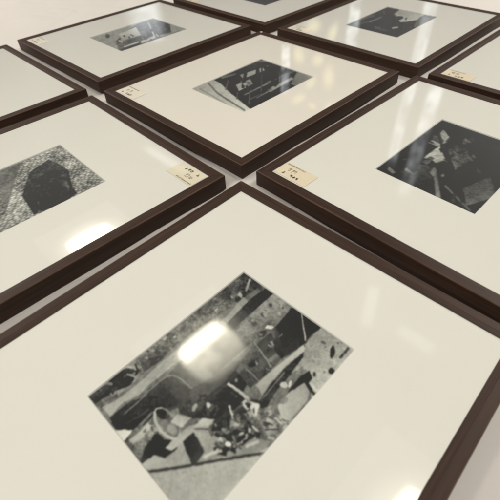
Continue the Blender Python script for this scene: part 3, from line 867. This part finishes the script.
# ------------------------------------------------------------------ lamps and windows of the room, plus added fill and reflection lights
def area(name, loc, sx, sy, radiance, rgb, aim=None, shape='RECTANGLE', soft=None, mottled=0):
    d = bpy.data.lights.new(name, 'AREA'); d.shape = shape; d.size = sx; d.size_y = sy
    A = sx * sy * (math.pi / 4 if shape in ('DISK', 'ELLIPSE') else 1)
    d.energy = radiance * A * math.pi; d.color = rgb
    if soft:                                                  # diffuser or curtain: the light fades towards its edge
        d.use_nodes = True
        nt = d.node_tree; n, l = nt.nodes, nt.links
        em = n['Emission']
        ge = n.new('ShaderNodeNewGeometry'); sp = n.new('ShaderNodeSeparateXYZ'); l.new(ge.outputs['Parametric'], sp.inputs[0])
        outs = []
        for ax in ('X', 'Y'):
            a = n.new('ShaderNodeMath'); a.operation = 'SUBTRACT'; a.inputs[1].default_value = 0.5; l.new(sp.outputs[ax], a.inputs[0])
            b = n.new('ShaderNodeMath'); b.operation = 'ABSOLUTE'; l.new(a.outputs[0], b.inputs[0])
            if shape == 'ELLIPSE':
                c = n.new('ShaderNodeMath'); c.operation = 'POWER'; c.inputs[1].default_value = 2; l.new(b.outputs[0], c.inputs[0]); outs.append(c)
            else:
                c = n.new('ShaderNodeMapRange'); c.interpolation_type = 'SMOOTHSTEP'
                c.inputs[1].default_value = 0.5; c.inputs[2].default_value = 0.5 - soft[0 if ax == 'X' else 1]
                l.new(b.outputs[0], c.inputs[0]); outs.append(c)
        if shape == 'ELLIPSE':
            su = n.new('ShaderNodeMath'); su.operation = 'ADD'; l.new(outs[0].outputs[0], su.inputs[0]); l.new(outs[1].outputs[0], su.inputs[1])
            sq = n.new('ShaderNodeMath'); sq.operation = 'SQRT'; l.new(su.outputs[0], sq.inputs[0])
            f = n.new('ShaderNodeMapRange'); f.interpolation_type = 'SMOOTHSTEP'
            f.inputs[1].default_value = 0.5; f.inputs[2].default_value = 0.5 - soft[0]; l.new(sq.outputs[0], f.inputs[0])
        else:
            f = n.new('ShaderNodeMath'); f.operation = 'MULTIPLY'; l.new(outs[0].outputs[0], f.inputs[0]); l.new(outs[1].outputs[0], f.inputs[1])
        if mottled:
            mp = n.new('ShaderNodeMapping'); mp.inputs['Scale'].default_value = (1.1, mottled * min(3.5, max(1, sy / sx)), 1)
            mp.inputs['Location'].default_value = (loc[0] * 3, loc[2] * 5, 0)
            nz = n.new('ShaderNodeTexNoise'); nz.inputs['Scale'].default_value = 1.0; nz.inputs['Detail'].default_value = 2
            l.new(ge.outputs['Parametric'], mp.inputs['Vector']); l.new(mp.outputs[0], nz.inputs['Vector'])
            mr = n.new('ShaderNodeMapRange'); mr.inputs[1].default_value = 0.32; mr.inputs[2].default_value = 0.66; mr.inputs[3].default_value = 0.1; mr.inputs[4].default_value = 1.3
            l.new(nz.outputs['Fac'], mr.inputs[0])
            g = n.new('ShaderNodeMath'); g.operation = 'MULTIPLY'; l.new(f.outputs[0], g.inputs[0]); l.new(mr.outputs[0], g.inputs[1]); f = g
        l.new(f.outputs[0], em.inputs['Strength'])
    o = bpy.data.objects.new(name, d); col.objects.link(o); o.location = loc
    if aim is not None:
        o.rotation_euler = (Vector(aim) - Vector(loc)).to_track_quat('-Z', 'Y').to_euler()
    return o
def recessed_lamp(x, y):
    """a fitting with a bright tube along one side and a rounded warm reflector beside it, in one light"""
    W, H = 0.70, 0.62
    o = area('ceiling_or_fill_lamp', (x, y, 1.90), W, H, 1.0, (1.0, 0.93, 0.74))
    d = o.data; d.use_nodes = True
    nt = d.node_tree; n, l = nt.nodes, nt.links
    ge = n.new('ShaderNodeNewGeometry'); sp = n.new('ShaderNodeSeparateXYZ'); l.new(ge.outputs['Parametric'], sp.inputs[0])
    def M(op, a, b=0.0):
        k = n.new('ShaderNodeMath'); k.operation = op
        for q, v in enumerate((a, b)):
            if isinstance(v, (int, float)): k.inputs[q].default_value = v
            else: l.new(v, k.inputs[q])
        return k.outputs[0]
    def ramp(v, lo, hi, a, b):
        k = n.new('ShaderNodeMapRange'); k.interpolation_type = 'SMOOTHSTEP'
        for q, t in enumerate((lo, hi, a, b)): k.inputs[q + 1].default_value = t
        l.new(v, k.inputs[0]); return k.outputs[0]
    X = M('MULTIPLY', M('SUBTRACT', sp.outputs['X'], 0.5), W * SX)
    Y = M('MULTIPLY', M('SUBTRACT', sp.outputs['Y'], 0.5), H * SY)
    tube = M('MULTIPLY', ramp(M('ABSOLUTE', X), 0.125, 0.205, 1, 0), ramp(M('ABSOLUTE', M('SUBTRACT', Y, 0.015)), 0.015, 0.085, 1, 0))
    ex = M('POWER', M('ABSOLUTE', M('DIVIDE', M('ADD', X, 0.0), 0.205)), 3.0)
    ey = M('POWER', M('ABSOLUTE', M('DIVIDE', M('ADD', Y, 0.085), 0.185)), 3.0)
    q = M('POWER', M('ADD', ex, ey), 0.3333)
    body = M('MULTIPLY', ramp(q, 0.78, 1.04, 1, 0), ramp(Y, -0.27, 0.03, 1.8, 6.0))
    nz = n.new('ShaderNodeTexNoise'); nz.inputs['Scale'].default_value = 5.0; nz.inputs['Detail'].default_value = 2
    l.new(ge.outputs['Parametric'], nz.inputs['Vector'])
    body = M('MULTIPLY', body, ramp(nz.outputs['Fac'], 0.3, 0.7, 0.75, 1.2))
    halo = M('POWER', M('ADD', M('POWER', M('ABSOLUTE', M('DIVIDE', X, 0.34)), 2.0), M('POWER', M('ABSOLUTE', M('DIVIDE', M('ADD', Y, 0.03), 0.27)), 2.0)), 0.5)
    tot = M('ADD', M('ADD', M('MULTIPLY', tube, 8.5), body), ramp(halo, 0.35, 1.0, 2.0, 0.25))
    l.new(tot, n['Emission'].inputs['Strength'])
    return o
SX, SY = 1.0, 1.0
for y in (-0.43, 0.973, 2.383):
    recessed_lamp(0.515, y)
for x, y, k in ((-0.90, -0.43, 14), (-2.3, -0.43, 24), (-2.3, 0.973, 48), (-2.3, 2.383, 48), (-0.90, 2.62, 62), (-0.35, 3.9, 70), (1.93, -0.68, 58), (3.34, -0.43, 75)):  # unseen lamps added as fill for the mats and far frames
    area('ceiling_or_fill_lamp', (x, y, 1.90), 0.40, 0.30, k, (1.0, 0.945, 0.85))

o = area('reflection_panel', (1.51, 0.39, 1.95), 0.42, 0.11, 0.75, (1.0, 0.99, 0.95), soft=(0.2, 0.3)); o.rotation_euler.z = 0.42  # added panels, shaped to give soft pale patches reflected in the glass
area('reflection_panel', (1.48, 0.03, 1.95), 0.13, 0.32, 0.65, (0.93, 1.0, 0.95), soft=(0.3, 0.25))
area('reflection_panel', (1.66, 2.9, 1.95), 0.16, 0.9, 0.7, (1.0, 0.98, 0.95), soft=(0.4, 0.25))

CAM = Vector((-0.20919, -0.25544, 0.37727))
HEAD = Vector((0.6867, 0.7269, 0)); SIDE = Vector((0.7269, -0.6867, 0))
def far_wall_light(name, s0, s1, z0, z1, rad, rgb, dist=5.0, shape='RECTANGLE', soft=(0.3, 0.12), mottled=2.2):
    c = CAM + HEAD * dist + SIDE * (s0 + s1) / 2; c.z = (z0 + z1) / 2
    d = area(name, c, s1 - s0, z1 - z0, rad, rgb, None, shape, soft, mottled)
    d.rotation_euler = (math.pi / 2, 0, math.atan2(HEAD.y, HEAD.x) + math.pi / 2)
    return d
COOL = (0.90, 0.96, 1.0)
for a in ((2.02, 2.23, 0.75, 3.2, 0.72), (2.33, 2.60, 1.5, 3.8, 0.85), (1.20, 1.38, 0.6, 1.6, 0.75), (0.46, 0.60, 1.35, 2.0, 0.8), (-1.32, -0.80, 0.7, 1.32, 0.75)):
    far_wall_light('window_daylight', *a, COOL)
for s, z, w, h, t in ((0.66, 1.44, 0.20, 0.30, 0.3), (0.88, 1.50, 0.22, 0.20, -0.4), (1.03, 1.70, 0.22, 0.46, 0.15), (0.82, 1.76, 0.16, 0.24, -0.6), (0.68, 1.96, 0.30, 0.18, 0.5),
                      (1.06, 2.12, 0.14, 0.36, -0.2), (0.86, 2.06, 0.12, 0.20, 0.9), (0.80, 1.14, 0.26, 0.22, 0.4), (1.02, 1.22, 0.16, 0.34, -0.3)):
    o = far_wall_light('yellow_reflection_light', s - w / 2, s + w / 2, z - h / 2, z + h / 2, 0.6, (1.0, 0.88, 0.42), 4.8, 'ELLIPSE', (0.45,), 0)  # added lights, only there for the yellow patches mirrored in the glass
    o.rotation_euler.rotate_axis('Z', t)

w = bpy.data.worlds.new('World'); sc.world = w; w.use_nodes = True
n, l = w.node_tree.nodes, w.node_tree.links
bg = n['Background']
tc = n.new('ShaderNodeTexCoord'); sp = n.new('ShaderNodeSeparateXYZ'); cr = n.new('ShaderNodeValToRGB')
l.new(tc.outputs['Generated'], sp.inputs[0]); l.new(sp.outputs['Z'], cr.inputs[0])
cr.color_ramp.elements[0].position = 0.0; cr.color_ramp.elements[0].color = (0.13, 0.122, 0.117, 1)
cr.color_ramp.elements[1].position = 0.9; cr.color_ramp.elements[1].color = (0.22, 0.213, 0.206, 1)
nz = n.new('ShaderNodeTexNoise'); nz.inputs['Scale'].default_value = 2.6; nz.inputs['Detail'].default_value = 3     # uneven walls and ceiling of the room
l.new(tc.outputs['Generated'], nz.inputs['Vector'])
mr = n.new('ShaderNodeMapRange'); mr.inputs[1].default_value = 0.3; mr.inputs[2].default_value = 0.7; mr.inputs[3].default_value = 0.55; mr.inputs[4].default_value = 1.45
l.new(nz.outputs['Fac'], mr.inputs[0])
mv = n.new('ShaderNodeVectorMath'); mv.operation = 'SCALE'; l.new(cr.outputs[0], mv.inputs[0]); l.new(mr.outputs[0], mv.inputs['Scale'])
l.new(mv.outputs[0], bg.inputs['Color']); bg.inputs['Strength'].default_value = 1.0

# ------------------------------------------------------------------ camera
cd = bpy.data.cameras.new('camera'); cam = bpy.data.objects.new('camera', cd); col.objects.link(cam)
cam.location = CAM; cam.rotation_euler = Euler((0.77542, 0.03117, -0.7898), 'XYZ')
cd.sensor_width = 36; cd.lens = 36 * 405.6 / 500
cd.clip_start = 0.01; cd.clip_end = 100
cd.dof.use_dof = True; cd.dof.focus_distance = 0.62; cd.dof.aperture_fstop = 9
sc.camera = cam
sc.view_settings.view_transform = 'Standard'; sc.view_settings.look = 'None'
sc.view_settings.exposure = 0.5; sc.view_settings.gamma = 1
sc.render.film_transparent = False
sc.cycles.filter_width = 2.2
sc.cycles.use_denoising = True
sc.cycles.max_bounces = 6; sc.cycles.diffuse_bounces = 3; sc.cycles.glossy_bounces = 3; sc.cycles.transparent_max_bounces = 12
sc.cycles.caustics_reflective = False; sc.cycles.caustics_refractive = False
sc.cycles.use_adaptive_sampling = True; sc.cycles.adaptive_threshold = 0.02
